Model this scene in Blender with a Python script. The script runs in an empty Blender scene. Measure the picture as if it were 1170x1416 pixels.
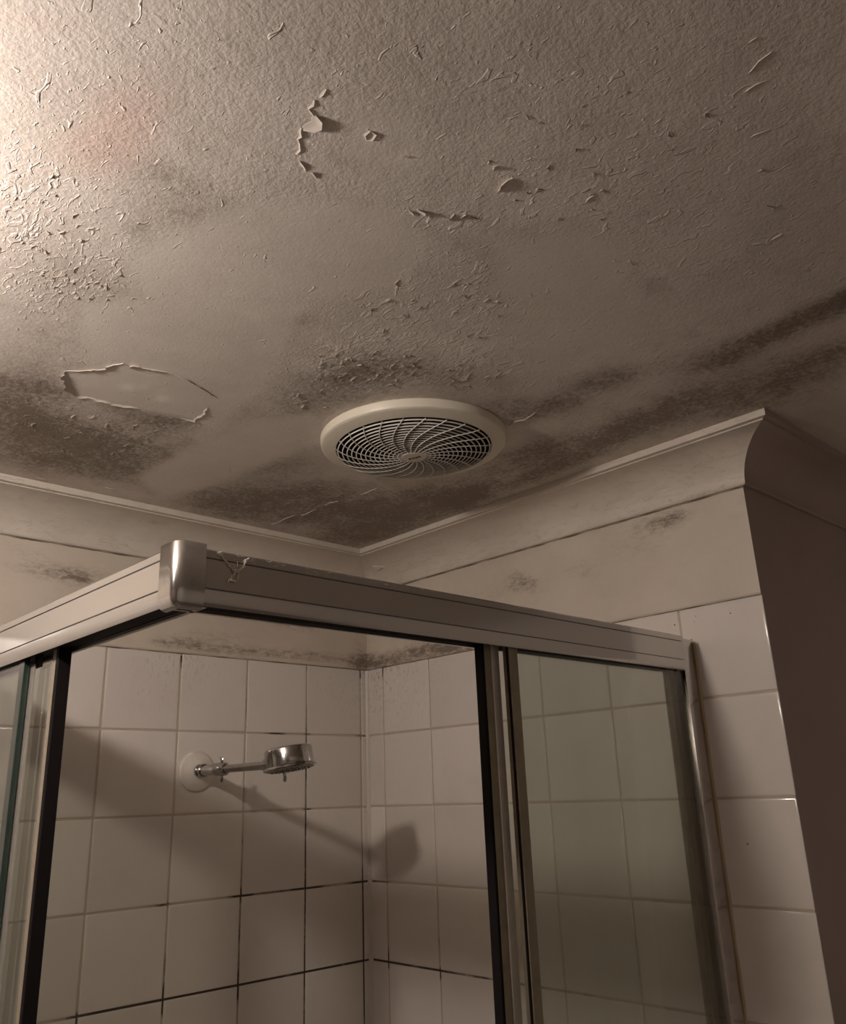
import bpy, bmesh, math, random
import numpy as np
from mathutils import Vector, Matrix, noise as mnoise

random.seed(7)
rng = np.random.RandomState(11)
C = bpy.context.scene.collection
PI = math.pi

# ------------------------------------------------------------------ camera
W_, H_ = 1170.0, 1416.0
FPX, CX, CY = 1180.97, 570.47, 697.72
RM = np.array([[0.73334905, -0.67907715, -0.032456],
               [0.19704115, 0.25799445, -0.94584018],
               [0.65067193, 0.68723583, 0.32300613]])      # right, down, forward
CAM = np.array([-1.2992, -1.5464, 1.7183])
cam = bpy.data.cameras.new('camera')
camo = bpy.data.objects.new('camera', cam)
C.objects.link(camo)
cam.sensor_fit = 'VERTICAL'
cam.sensor_height = 24.0
cam.lens = 24.0 * FPX / H_
cam.shift_x = -(CX - W_ / 2) / H_
cam.shift_y = (CY - H_ / 2) / H_
cam.clip_start = 0.02
r_, d_, f_ = RM
camo.matrix_world = Matrix(((r_[0], -d_[0], -f_[0], CAM[0]),
                            (r_[1], -d_[1], -f_[1], CAM[1]),
                            (r_[2], -d_[2], -f_[2], CAM[2]),
                            (0, 0, 0, 1)))
bpy.context.scene.camera = camo

# ------------------------------------------------------------------ world, light, exposure
w = bpy.data.worlds.new('world')
bpy.context.scene.world = w
w.use_nodes = True
w.node_tree.nodes['Background'].inputs[0].default_value = (0.03, 0.025, 0.022, 1)
w.node_tree.nodes['Background'].inputs[1].default_value = 0.3
vs = bpy.context.scene.view_settings
vs.view_transform = 'Standard'
vs.look = 'None'
vs.gamma = 1
vs.use_curve_mapping = False
vs.exposure = 0.0
LAMP = (-1.42, -0.80, 2.17)
LAMP_R = 0.034
LAMP_E = 440.0
LAMP_COL = (1.0, 0.895, 0.825)

# ------------------------------------------------------------------ place dimensions
ZC = 2.2575          # ceiling
ZT = 2.0             # top of the tiling
YE = -0.9613         # free end of the right wall
DL, DR, DZ, TP = 0.0199, 0.0541, 0.148, 0.1522
XL, YB, XR = -2.95, -2.7, 0.85     # the rest of the room


def hitz(u, v, z=ZC):
    d = RM.T @ np.array([(u - CX) / FPX, (v - CY) / FPX, 1.0])
    t = (z - CAM[2]) / d[2]
    return CAM + d * t


def hit(u, v, ax, val):
    d = RM.T @ np.array([(u - CX) / FPX, (v - CY) / FPX, 1.0])
    return CAM + d * ((val - CAM[ax]) / d[ax])


def project(P):
    q = (P - CAM) @ RM.T
    z = np.maximum(q[:, 2], 0.05)
    return CX + FPX * q[:, 0] / z, CY + FPX * q[:, 1] / z, q[:, 2] > 0.05


# ------------------------------------------------------------------ materials
def mat(name):
    m = bpy.data.materials.new(name)
    m.use_nodes = True
    nt = m.node_tree
    b = nt.nodes['Principled BSDF']
    return m, nt, b


def N(nt, typ, **kw):
    n = nt.nodes.new(typ)
    for k, v in kw.items():
        if k.startswith('i_'):
            n.inputs[k[2:].replace('_', ' ')].default_value = v
        else:
            setattr(n, k, v)
    return n


def L(nt, a, b):
    nt.links.new(a, b)


def math_(nt, op, a, b=None, clamp=False):
    n = nt.nodes.new('ShaderNodeMath')
    n.operation = op
    n.use_clamp = clamp
    for i, x in enumerate((a, b)):
        if x is None:
            continue
        if isinstance(x, (int, float)):
            n.inputs[i].default_value = x
        else:
            nt.links.new(x, n.inputs[i])
    return n.outputs[0]


def smooth(nt, x, lo, hi, a=0.0, b=1.0):
    n = nt.nodes.new('ShaderNodeMapRange')
    n.interpolation_type = 'SMOOTHSTEP'
    nt.links.new(x, n.inputs[0])
    for i, v in zip((1, 2, 3, 4), (lo, hi, a, b)):
        n.inputs[i].default_value = v
    return n.outputs[0]


def mixc(nt, f, a, b):
    n = nt.nodes.new('ShaderNodeMix')
    n.data_type = 'RGBA'
    if isinstance(f, (int, float)):
        n.inputs[0].default_value = f
    else:
        nt.links.new(f, n.inputs[0])
    for i, x in ((6, a), (7, b)):
        if isinstance(x, tuple):
            n.inputs[i].default_value = (*x, 1)
        else:
            nt.links.new(x, n.inputs[i])
    return n.outputs[2]


def coords(nt, scale=(1, 1, 1)):
    tc = nt.nodes.new('ShaderNodeTexCoord')
    mp = nt.nodes.new('ShaderNodeMapping')
    mp.inputs['Scale'].default_value = scale
    nt.links.new(tc.outputs['Object'], mp.inputs[0])
    return mp.outputs[0]


def tex(nt, vec, scale, detail=3, rough=0.5, dist=0.0):
    n = nt.nodes.new('ShaderNodeTexNoise')
    nt.links.new(vec, n.inputs['Vector'])
    n.inputs['Scale'].default_value = scale
    n.inputs['Detail'].default_value = detail
    n.inputs['Roughness'].default_value = rough
    n.inputs['Distortion'].default_value = dist
    return n.outputs[0]


def attr(nt, name):
    n = nt.nodes.new('ShaderNodeAttribute')
    n.attribute_name = name
    return n.outputs['Fac']


def bump(nt, h, dist, strength=1.0, normal=None):
    n = nt.nodes.new('ShaderNodeBump')
    n.inputs['Distance'].default_value = dist
    n.inputs['Strength'].default_value = strength
    nt.links.new(h, n.inputs['Height'])
    if normal is not None:
        nt.links.new(normal, n.inputs['Normal'])
    return n.outputs[0]


def m_ceiling():
    m, nt, b = mat('ceiling_paint')
    v = coords(nt)
    mold, flake, fresh, pink = (attr(nt, k) for k in ('mold', 'flake', 'fresh', 'pink'))
    big = tex(nt, v, 5, 4, 0.6)
    med = tex(nt, v, 26, 5, 0.65, 0.6)
    fine = tex(nt, v, 260, 3, 0.6)
    vstr = coords(nt, (2.1, 1.0, 1.0))
    streak = tex(nt, vstr, 60, 4, 0.7, 0.8)
    base = mixc(nt, smooth(nt, big, 0.3, 0.7), (0.60, 0.535, 0.475), (0.72, 0.65, 0.585))
    base = mixc(nt, math_(nt, 'MULTIPLY', smooth(nt, med, 0.45, 0.72), 0.28), base, (0.42, 0.36, 0.30))
    base = mixc(nt, math_(nt, 'MULTIPLY', fresh, 0.62), base, (0.72, 0.655, 0.58))
    base = mixc(nt, pink, base, (0.66, 0.44, 0.37))
    base = mixc(nt, attr(nt, 'pale'), base, (0.84, 0.78, 0.70))
    # mould: broad film, broken by noise, and speckles
    t = math_(nt, 'ADD', math_(nt, 'MULTIPLY', med, 1.3), math_(nt, 'MULTIPLY', streak, 0.9))
    t = math_(nt, 'SUBTRACT', t, 0.25)
    film = math_(nt, 'MULTIPLY', mold, t)
    grain = tex(nt, v, 140, 4, 0.7)
    film = math_(nt, 'MULTIPLY', film, smooth(nt, grain, 0.25, 0.75, 0.55, 1.35))
    film = smooth(nt, film, 0.04, 1.5)
    base = mixc(nt, math_(nt, 'MULTIPLY', film, 0.86), base, (0.175, 0.128, 0.088))
    spk = smooth(nt, tex(nt, v, 330, 2, 0.5), 0.66, 0.74)
    spm = smooth(nt, math_(nt, 'MULTIPLY', mold, med), 0.06, 0.3)
    base = mixc(nt, math_(nt, 'MULTIPLY', math_(nt, 'MULTIPLY', spk, spm), 0.55), base, (0.06, 0.04, 0.03))
    L(nt, base, b.inputs['Base Color'])
    b.inputs['Roughness'].default_value = 0.62
    b.inputs['Specular IOR Level'].default_value = 0.3
    # relief: roller stipple, chipped plates where the paint is lifting
    nf = math_(nt, 'SUBTRACT', 1.0, math_(nt, 'MULTIPLY', fresh, 0.75))
    chipn = tex(nt, vstr, 52, 2.2, 0.45, 0.9)
    thr = math_(nt, 'SUBTRACT', 0.74, math_(nt, 'MULTIPLY', flake, 0.165))
    plate = smooth(nt, math_(nt, 'SUBTRACT', chipn, thr), -0.012, 0.045)
    chipn2 = tex(nt, vstr, 125, 2, 0.5, 0.5)
    thr2 = math_(nt, 'SUBTRACT', 0.72, math_(nt, 'MULTIPLY', flake, 0.13))
    plate2 = smooth(nt, math_(nt, 'SUBTRACT', chipn2, thr2), -0.015, 0.06)
    h = math_(nt, 'ADD', math_(nt, 'MULTIPLY', plate, 0.9), math_(nt, 'MULTIPLY', plate2, 0.45))
    n1 = bump(nt, h, 0.0013, 0.7)
    h2 = math_(nt, 'ADD', math_(nt, 'MULTIPLY', fine, 0.5), math_(nt, 'MULTIPLY', tex(nt, v, 110, 3, 0.5), 0.45))
    h2 = math_(nt, 'MULTIPLY', h2, nf)
    n2 = bump(nt, h2, 0.0016, 0.6, n1)
    L(nt, n2, b.inputs['Normal'])
    return m


def m_paint(name, c1, c2, rough=0.45, moldc=(0.17, 0.125, 0.09), bumpd=0.0005, cracks=0.0):
    m, nt, b = mat(name)
    v = coords(nt)
    big = tex(nt, v, 6, 4, 0.6)
    med = tex(nt, coords(nt, (1, 1, 2.6)), 46, 7, 0.82, 0.4)
    base = mixc(nt, smooth(nt, big, 0.3, 0.7), c1, c2)
    mold = attr(nt, 'mold')
    f = smooth(nt, math_(nt, 'MULTIPLY', mold, math_(nt, 'SUBTRACT', math_(nt, 'MULTIPLY', med, 2.6), 0.85)), 0.08, 1.0)
    base = mixc(nt, math_(nt, 'MULTIPLY', f, 0.9), base, moldc)
    spk = smooth(nt, tex(nt, v, 260, 3, 0.6), 0.6, 0.72)
    base = mixc(nt, math_(nt, 'MULTIPLY', math_(nt, 'MULTIPLY', spk, smooth(nt, mold, 0.05, 0.6)), 0.5), base, (0.09, 0.065, 0.045))
    grime = smooth(nt, tex(nt, coords(nt, (1, 1, 3)), 14, 6, 0.75), 0.5, 0.8)
    base = mixc(nt, math_(nt, 'MULTIPLY', grime, 0.22), base, (0.36, 0.29, 0.22))
    L(nt, base, b.inputs['Base Color'])
    b.inputs['Roughness'].default_value = rough
    h = math_(nt, 'ADD', tex(nt, v, 30, 3), math_(nt, 'MULTIPLY', tex(nt, v, 240, 2), 0.35))
    nn = bump(nt, h, bumpd, 0.7)
    if cracks:
        cn = tex(nt, coords(nt, (1, 1, 3.2)), 38, 4, 0.6, 1.2)
        pl = smooth(nt, math_(nt, 'SUBTRACT', cn, 0.66 - cracks), -0.01, 0.015)
        nn = bump(nt, pl, 0.0008, 0.8, nn)
    L(nt, nn, b.inputs['Normal'])
    return m


def m_tile():
    m, nt, b = mat('glazed_tile')
    v = coords(nt)
    rnd = attr(nt, 'tone')
    c = mixc(nt, rnd, (0.66, 0.60, 0.545), (0.74, 0.675, 0.615))
    film = smooth(nt, tex(nt, v, 9, 5, 0.65), 0.45, 0.8)
    c = mixc(nt, math_(nt, 'MULTIPLY', film, 0.18), c, (0.5, 0.43, 0.35))
    mold = attr(nt, 'mold')
    spk = smooth(nt, tex(nt, coords(nt, (1, 1, 0.35)), 200, 4, 0.7), 0.52, 0.68)
    c = mixc(nt, math_(nt, 'MULTIPLY', math_(nt, 'MULTIPLY', spk, mold), 0.9), c, (0.22, 0.16, 0.11))
    L(nt, c, b.inputs['Base Color'])
    rr = smooth(nt, tex(nt, v, 30, 4, 0.7), 0.3, 0.8, 0.10, 0.24)
    L(nt, rr, b.inputs['Roughness'])
    L(nt, bump(nt, tex(nt, v, 12, 2), 0.0012, 0.35), b.inputs['Normal'])
    return m


def m_grout():
    m, nt, b = mat('stained_grout')
    v = coords(nt)
    mold = attr(nt, 'mold')
    n = tex(nt, v, 16, 5, 0.75)
    n2 = tex(nt, v, 120, 3, 0.6)
    base = mixc(nt, n2, (0.46, 0.37, 0.285), (0.56, 0.47, 0.38))
    f = smooth(nt, math_(nt, 'ADD', math_(nt, 'MULTIPLY', mold, 0.75), math_(nt, 'SUBTRACT', n, 0.64)), 0.08, 0.5)
    base = mixc(nt, f, base, (0.055, 0.035, 0.025))
    L(nt, base, b.inputs['Base Color'])
    b.inputs['Roughness'].default_value = 0.8
    L(nt, bump(nt, n2, 0.0006, 0.6), b.inputs['Normal'])
    return m


def m_metal(name, col, rough, scr=0.0, metallic=1.0, dirt=0.0):
    m, nt, b = mat(name)
    v = coords(nt)
    b.inputs['Metallic'].default_value = metallic
    n = tex(nt, v, 40, 5, 0.7)
    c = mixc(nt, math_(nt, 'MULTIPLY', smooth(nt, n, 0.45, 0.75), dirt), col, tuple(x * 0.55 for x in col))
    L(nt, c, b.inputs['Base Color'])
    L(nt, smooth(nt, n, 0.3, 0.8, rough, rough + 0.10 * (1 if dirt else 0.2)), b.inputs['Roughness'])
    if scr:
        L(nt, bump(nt, tex(nt, v, 150, 3), 0.0003, scr), b.inputs['Normal'])
    return m


def m_plain(name, col, rough=0.5, spec=0.5, nscale=60, amt=0.15):
    m, nt, b = mat(name)
    v = coords(nt)
    n = tex(nt, v, nscale, 4, 0.6)
    c = mixc(nt, math_(nt, 'MULTIPLY', n, amt * 2), col, tuple(x * 0.7 for x in col))
    L(nt, c, b.inputs['Base Color'])
    b.inputs['Roughness'].default_value = rough
    b.inputs['Specular IOR Level'].default_value = spec
    return m


def m_glass(name, tint):
    m, nt, b = mat(name)
    nt.nodes.remove(b)
    out = [n for n in nt.nodes if n.type == 'OUTPUT_MATERIAL'][0]
    tr = N(nt, 'ShaderNodeBsdfTransparent')
    tr.inputs[0].default_value = (*tint, 1)
    gl = N(nt, 'ShaderNodeBsdfGlossy')
    gl.inputs['Roughness'].default_value = 0.03
    # soap scum: thin diffuse film
    df = N(nt, 'ShaderNodeBsdfDiffuse')
    df.inputs[0].default_value = (0.55, 0.52, 0.45, 1)
    v = coords(nt, (1, 1, 0.4))
    film = smooth(nt, tex(nt, v, 7, 5, 0.65), 0.35, 0.85, 0.015, 0.075)
    fr = N(nt, 'ShaderNodeFresnel')
    fr.inputs[0].default_value = 1.5
    geo = N(nt, 'ShaderNodeNewGeometry')
    ff = math_(nt, 'MULTIPLY', fr.outputs[0], math_(nt, 'SUBTRACT', 1.0, geo.outputs['Backfacing']))
    ff = math_(nt, 'MULTIPLY', ff, 1.5)
    m1 = N(nt, 'ShaderNodeMixShader')
    L(nt, film, m1.inputs[0]); L(nt, tr.outputs[0], m1.inputs[1]); L(nt, df.outputs[0], m1.inputs[2])
    m2 = N(nt, 'ShaderNodeMixShader')
    L(nt, ff, m2.inputs[0]); L(nt, m1.outputs[0], m2.inputs[1]); L(nt, gl.outputs[0], m2.inputs[2])
    L(nt, m2.outputs[0], out.inputs[0])
    return m


def m_emit(name, col, e):
    m, nt, b = mat(name)
    b.inputs['Base Color'].default_value = (0.8, 0.8, 0.8, 1)
    b.inputs['Emission Color'].default_value = (*col, 1)
    b.inputs['Emission Strength'].default_value = e
    return m


M = dict(
    ceiling=m_ceiling(),
    wall=m_paint('aged_wall_paint', (0.56, 0.485, 0.40), (0.63, 0.55, 0.46)),
    cornice=m_paint('cornice_paint', (0.58, 0.51, 0.435), (0.66, 0.59, 0.505), 0.4, cracks=0.06),
    pale=m_paint('pale_room_paint', (0.82, 0.78, 0.73), (0.86, 0.82, 0.77), 0.7),
    hall=m_paint('hall_shaded_paint', (0.37, 0.295, 0.265), (0.40, 0.32, 0.285), 0.6),  # wall paint darkened: the hall side's shade is put into the colour
    tile=m_tile(), grout=m_grout(),
    rail=m_metal('satin_aluminium', (0.63, 0.61, 0.585), 0.14, 0.0, metallic=0.9, dirt=0.0),
    chrome=m_metal('worn_chrome', (0.62, 0.61, 0.60), 0.10, 0.12, dirt=0.4),
    chrome2=m_metal('shower_chrome', (0.46, 0.445, 0.43), 0.09, 0.05, dirt=0.6),
    bronze=m_metal('tarnished_channel', (0.29, 0.25, 0.175), 0.38, 0.1, metallic=0.7, dirt=0.5),
    alu=m_metal('bright_aluminium', (0.60, 0.56, 0.50), 0.4, 0.1, metallic=0.75, dirt=0.3),
    black=m_plain('black_rubber', (0.010, 0.008, 0.008), 0.6, 0.08),
    fan=m_plain('fan_plastic', (0.66, 0.60, 0.49), 0.38, 0.5, 30, 0.12),
    grille=m_plain('grille_plastic', (0.70, 0.65, 0.59), 0.4, 0.5, 200, 0.2),
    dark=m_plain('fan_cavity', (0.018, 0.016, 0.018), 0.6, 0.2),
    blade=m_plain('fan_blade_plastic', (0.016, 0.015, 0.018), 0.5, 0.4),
    rose=m_plain('rose_plastic', (0.74, 0.68, 0.60), 0.3, 0.5),
    silicone=m_plain('yellowed_silicone', (0.52, 0.41, 0.25), 0.35, 0.5, 60, 0.4),
    sealant=m_plain('white_sealant', (0.60, 0.53, 0.46), 0.4, 0.5, 40, 0.3),
    flake=m_plain('peeling_paint', (0.60, 0.54, 0.475), 0.6, 0.3),
    flake2=m_plain('mouldy_peeling_paint', (0.44, 0.375, 0.31), 0.6, 0.3),
    web=m_plain('cobweb_dust', (0.62, 0.55, 0.47), 0.9, 0.1),
    label=m_plain('hub_mark', (0.05, 0.04, 0.035), 0.6, 0.2),
    glass=m_glass('clear_glass', (0.88, 0.892, 0.868)),
    glass_edge=m_plain('glass_edge_green', (0.022, 0.035, 0.028), 0.15, 0.6),
    floor=m_plain('floor_tile', (0.32, 0.28, 0.24), 0.4),
    tray=m_plain('tray_acrylic', (0.7, 0.66, 0.6), 0.25),
    lamp=m_emit('lamp_glow', LAMP_COL, LAMP_E),
    tan=m_plain('tan_anodised', (0.27, 0.225, 0.165), 0.45, 0.4),
    dark_mark=m_plain('dark_brown_mark', (0.17, 0.13, 0.095), 0.8, 0.1, 40, 0.1),
    faceplate=m_plain('spray_face', (0.36, 0.33, 0.30), 0.35, 0.5, 300, 0.3),
)


# ------------------------------------------------------------------ helpers
def obj(name, bm, m, parent=None, smooth_=True, mats=None, angle=35):
    me = bpy.data.meshes.new(name)
    bmesh.ops.recalc_face_normals(bm, faces=bm.faces)
    bm.to_mesh(me)
    bm.free()
    for mm in (mats or [m]):
        me.materials.append(mm)
    if smooth_:
        me.polygons.foreach_set('use_smooth', [True] * len(me.polygons))
        me.set_sharp_from_angle(angle=math.radians(angle))
    o = bpy.data.objects.new(name, me)
    C.objects.link(o)
    if parent is not None:
        o.parent = parent
        o.location = -parent.matrix_world.translation if False else (0, 0, 0)
        if not o.get('local'):
            o.matrix_parent_inverse = Matrix.Translation(-Vector(parent.get('_at', (0, 0, 0)))) if False else Matrix()
    return o


def thing(name, label, cat, loc=(0, 0, 0), group=None):
    o = bpy.data.objects.new(name, None)
    C.objects.link(o)
    o.location = loc
    o.empty_display_size = 0.05
    o['label'] = label
    o['category'] = cat
    if group:
        o['group'] = group
    return o


def part(name, bm, m, parent, **kw):
    """mesh authored in world coordinates, shifted into the parent's frame"""
    t = Vector((0, 0, 0))
    q = parent
    while q is not None:
        t += Vector(q.location)
        q = q.parent
    bmesh.ops.translate(bm, verts=bm.verts, vec=-t)
    return obj(name, bm, m, parent, **kw)


def struct(o):
    o['kind'] = 'structure'
    return o


def box(bm, x0, x1, y0, y1, z0, z1, bev=0.0, seg=2):
    r = bmesh.ops.create_cube(bm, size=1.0)
    vs_ = r['verts']
    for v in vs_:
        v.co = Vector((x0 + (v.co.x + .5) * (x1 - x0), y0 + (v.co.y + .5) * (y1 - y0), z0 + (v.co.z + .5) * (z1 - z0)))
    if bev:
        es = list({e for v in vs_ for e in v.link_edges})
        bmesh.ops.bevel(bm, geom=es, offset=bev, segments=seg, affect='EDGES', profile=0.5)


def frame_of(d):
    d = Vector(d).normalized()
    a = Vector((0, 0, 1)) if abs(d.z) < 0.9 else Vector((1, 0, 0))
    x = d.cross(a).normalized()
    return d, x, d.cross(x)


def lathe(bm, origin, axis, prof, seg=48):
    """prof = [(distance along axis, radius)]"""
    o = Vector(origin)
    d, x, y = frame_of(axis)
    rings = []
    for t, r in prof:
        if r < 1e-6:
            rings.append([bm.verts.new(o + d * t)])
        else:
            rings.append([bm.verts.new(o + d * t + (x * math.cos(a) + y * math.sin(a)) * r)
                          for a in [2 * PI * i / seg for i in range(seg)]])
    for A, B in zip(rings, rings[1:]):
        for i in range(seg):
            j = (i + 1) % seg
            if len(A) == 1 and len(B) == 1:
                continue
            if len(A) == 1:
                bm.faces.new((A[0], B[j], B[i]))
            elif len(B) == 1:
                bm.faces.new((A[i], A[j], B[0]))
            else:
                bm.faces.new((A[i], A[j], B[j], B[i]))


def tube(bm, pts, r, seg=8, closed=False, flat=1.0):
    pts = [Vector(p) for p in pts]
    n = len(pts)
    rings = []
    prev = None
    for i, p in enumerate(pts):
        if closed:
            d = pts[(i + 1) % n] - pts[i - 1]
        else:
            d = pts[min(i + 1, n - 1)] - pts[max(i - 1, 0)]
        d.normalize()
        if prev is None:
            _, x, y = frame_of(d)
        else:
            x = (prev - d * prev.dot(d)).normalized()
            y = d.cross(x)
        prev = x
        rr = r[i] if isinstance(r, (list, tuple)) else r
        rings.append([bm.verts.new(p + x * math.cos(2 * PI * k / seg) * rr + y * math.sin(2 * PI * k / seg) * rr * flat)
                      for k in range(seg)])
    for i in range(n if closed else n - 1):
        A, B = rings[i], rings[(i + 1) % n]
        for k in range(seg):
            bm.faces.new((A[k], A[(k + 1) % seg], B[(k + 1) % seg], B[k]))
    if not closed:
        bm.faces.new(rings[0][::-1])
        bm.faces.new(rings[-1])


def sweep(bm, prof, fa, fb):
    """closed profile; fa/fb map a profile point to its two end positions"""
    A = [bm.verts.new(fa(*p)) for p in prof]
    B = [bm.verts.new(fb(*p)) for p in prof]
    n = len(prof)
    for i in range(n):
        j = (i + 1) % n
        bm.faces.new((A[i], A[j], B[j], B[i]))
    bm.faces.new(A[::-1])
    bm.faces.new(B)


def grid_arrays(xs, ys):
    nx, ny = len(xs), len(ys)
    X, Y = np.meshgrid(xs, ys, indexing='ij')
    idx = np.arange(nx * ny).reshape(nx, ny)
    f = np.stack([idx[:-1, :-1], idx[1:, :-1], idx[1:, 1:], idx[:-1, 1:]], -1).reshape(-1, 4)
    return X.ravel(), Y.ravel(), f


def seg_axis(a, lo, hi, b, fine, coarse):
    parts = []
    if lo > a:
        parts.append(np.linspace(a, lo, max(2, int((lo - a) / coarse) + 1))[:-1])
    parts.append(np.linspace(lo, hi, int((hi - lo) / fine) + 1))
    if b > hi:
        parts.append(np.linspace(hi, b, max(2, int((b - hi) / coarse) + 1))[1:])
    return np.concatenate(parts)


def blobs(u, v, ok, lst):
    """stain map: ellipses (u, v, ru, rv, tilt in degrees, amount)"""
    out = np.zeros(len(u))
    for (a, b_, ru, rv, an, am) in lst:
        c, s = math.cos(math.radians(an)), math.sin(math.radians(an))
        du, dv = u - a, v - b_
        p = (du * c + dv * s) / ru
        q = (-du * s + dv * c) / rv
        out = np.maximum(out, 0) + am * np.exp(-(p * p + q * q) ** 1.3 * 0.7)
    out[~ok] = 0
    return out


def inpoly(u, v, poly, soft):
    """soft-edged convex polygon mask"""
    d = np.full(len(u), 1e9)
    n = len(poly)
    area = sum(poly[i][0] * poly[(i + 1) % n][1] - poly[(i + 1) % n][0] * poly[i][1] for i in range(n))
    sgn = 1 if area > 0 else -1
    for i in range(n):
        x0, y0 = poly[i]
        x1, y1 = poly[(i + 1) % n]
        l = math.hypot(x1 - x0, y1 - y0)
        d = np.minimum(d, sgn * ((x1 - x0) * (v - y0) - (y1 - y0) * (u - x0)) / l)
    return np.clip(d / soft + 0.5, 0, 1)


def np_mesh(name, co, faces, mats, attrs=None, matidx=None, parent=None, shade=True):
    me = bpy.data.meshes.new(name)
    me.from_pydata([], [], [])
    me.vertices.add(len(co))
    me.vertices.foreach_set('co', np.asarray(co, dtype=np.float32).ravel())
    nf = len(faces)
    me.loops.add(nf * 4)
    me.loops.foreach_set('vertex_index', np.asarray(faces, dtype=np.int32).ravel())
    me.polygons.add(nf)
    me.polygons.foreach_set('loop_start', np.arange(0, nf * 4, 4, dtype=np.int32))
    me.polygons.foreach_set('loop_total', np.full(nf, 4, dtype=np.int32))
    for m_ in mats:
        me.materials.append(m_)
    if matidx is not None:
        me.polygons.foreach_set('material_index', np.asarray(matidx, dtype=np.int32))
    me.update(calc_edges=True)
    me.validate()
    for k, a in (attrs or {}).items():
        at = me.attributes.new(k, 'FLOAT', 'POINT')
        at.data.foreach_set('value', np.asarray(a, dtype=np.float32))
    if shade:
        me.polygons.foreach_set('use_smooth', [True] * len(me.polygons))
    o = bpy.data.objects.new(name, me)
    C.objects.link(o)
    o.parent = parent
    return o


# ------------------------------------------------------------------ ceiling
FAN = (-0.434, -0.640)
FAN_HOLE = 0.127
xs = seg_axis(XL, -1.36, 0.5, XR, 0.006, 0.12)
ys = seg_axis(YB, -1.62, -0.03, 0.15, 0.006, 0.12)
X, Y, F = grid_arrays(xs, ys)
co = np.stack([X, Y, np.full(len(X), ZC)], 1)
u, v, ok = project(co)
MOLD = [
    (235, 245, 60, 20, 15, .50), (215, 285, 95, 42, 20, .42), (290, 290, 60, 22, 0, .35), (190, 318, 16, 12, 0, .45),
    (215, 335, 30, 12, 10, .4), (95, 395, 85, 38, 15, .45), (40, 450, 70, 30, 10, .42), (120, 470, 60, 22, 0, .2),
    (20, 520, 80, 40, 0, .5),
    (70, 605, 110, 28, 12, .95), (200, 575, 60, 30, 15, .70), (150, 620, 80, 24, 15, .85), (0, 580, 70, 45, 0, .6),
    (150, 655, 95, 14, 12, .7), (240, 580, 45, 14, 0, .5), (30, 640, 60, 14, 10, .6),
    (400, 700, 90, 26, 0, .85), (330, 690, 60, 18, 10, .75), (500, 742, 62, 14, -6, 1.15), (470, 715, 70, 18, -15, .6),
    (575, 700, 85, 22, -17, 1.15), (385, 640, 50, 20, -15, .75), (440, 675, 60, 14, 0, .5), (640, 690, 40, 12, -20, .7),
    (480, 525, 95, 24, -5, .75), (520, 500, 60, 20, 0, .6), (420, 560, 45, 20, -25, .5), (640, 525, 60, 16, 8, .45),
    (740, 570, 60, 16, -12, .55), (800, 545, 60, 14, -18, .7), (735, 625, 55, 14, -20, .85), (820, 615, 85, 16, -20, .85),
    (760, 650, 60, 10, -20, .8), (900, 575, 80, 18, -18, .5), (895, 512, 70, 13, -12, .62), (830, 520, 40, 16, -10, .5),
    (960, 470, 60, 22, -15, .35), (925, 415, 55, 25, 10, .38), (880, 385, 45, 20, 10, .3), (985, 540, 100, 22, -20, .45),
    (1030, 478, 75, 15, -24, .85), (1120, 438, 80, 15, -22, 1.0), (1180, 410, 60, 18, -20, .9), (1000, 500, 40, 8, -20, .4),
    (1090, 530, 110, 20, -24, .6), (1160, 480, 60, 14, -24, .5),
    (410, 440, 34, 13, 0, .70), (348, 432, 22, 9, 10, .50), (60, 360, 120, 60, 10, .18), (60, 540, 70, 30, 0, .5), (330, 560, 40, 14, 0, .3), (1060, 560, 160, 50, -20, .25), (395, 470, 35, 8, 5, .28), (250, 445, 30, 12, 0, .2),
    (300, 405, 60, 14, 15, .22), (560, 360, 90, 20, 5, .12), (660, 340, 50, 14, 10, .32), (600, 320, 40, 10, 10, .25),
    (468, 216, 20, 8, 10, .45), (520, 235, 60, 10, 8, .25), (560, 330, 60, 12, 8, .2), (640, 450, 90, 20, 0, .25),
    (780, 480, 80, 22, -5, .3), (620, 170, 90, 20, 0, .1), (830, 10, 30, 12, 0, .2), (900, 110, 40, 30, 0, .12),
    (590, 20, 40, 10, 0, .1), (1050, 300, 120, 60, 0, .10), (820, 300, 90, 30, 0, .12),
    (700, 210, 50, 10, 0, .1), (470, 690, 210, 40, -4, .42), (860, 590, 220, 36, -20, .40), (90, 600, 170, 60, 12, .30), (570, 560, 190, 60, 0, .28), (620, 705, 90, 18, -18, .5), (280, 700, 60, 12, 12, .5), (1080, 520, 140, 60, -22, .25), (240, 620, 30, 12, -30, .4), (560, 560, 150, 14, 0, .3), (700, 560, 30, 14, 0, .5),
]
mold = blobs(u, v, ok, MOLD)
# clean patches wiped or patched over the mould
fresh = np.zeros(len(u))
for poly, s, a in [
    ([(188, 660), (330, 588), (430, 570), (440, 612), (330, 655), (230, 690)], 14, 1.0),
    ([(240, 318), (330, 280), (520, 280), (590, 330), (560, 400), (440, 410), (200, 420), (170, 360)], 22, .75),
    ([(110, 420), (240, 400), (420, 420), (360, 540), (290, 590), (110, 490)], 16, .8),
    ([(100, 515), (180, 505), (255, 524), (292, 548), (270, 582), (190, 566), (110, 549)], 8, .9),
    ([(690, 340), (790, 318), (862, 340), (868, 400), (790, 420), (680, 400)], 34, .85),
    ([(700, 420), (870, 400), (950, 440), (860, 500), (740, 510)], 40, .5),
    ([(480, 150), (560, 155), (600, 230), (560, 250), (480, 220)], 40, .5),
]:
    fresh = np.maximum(fresh, a * inpoly(u, v, poly, s))
mold = mold * (1 - 0.86 * fresh)
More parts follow.
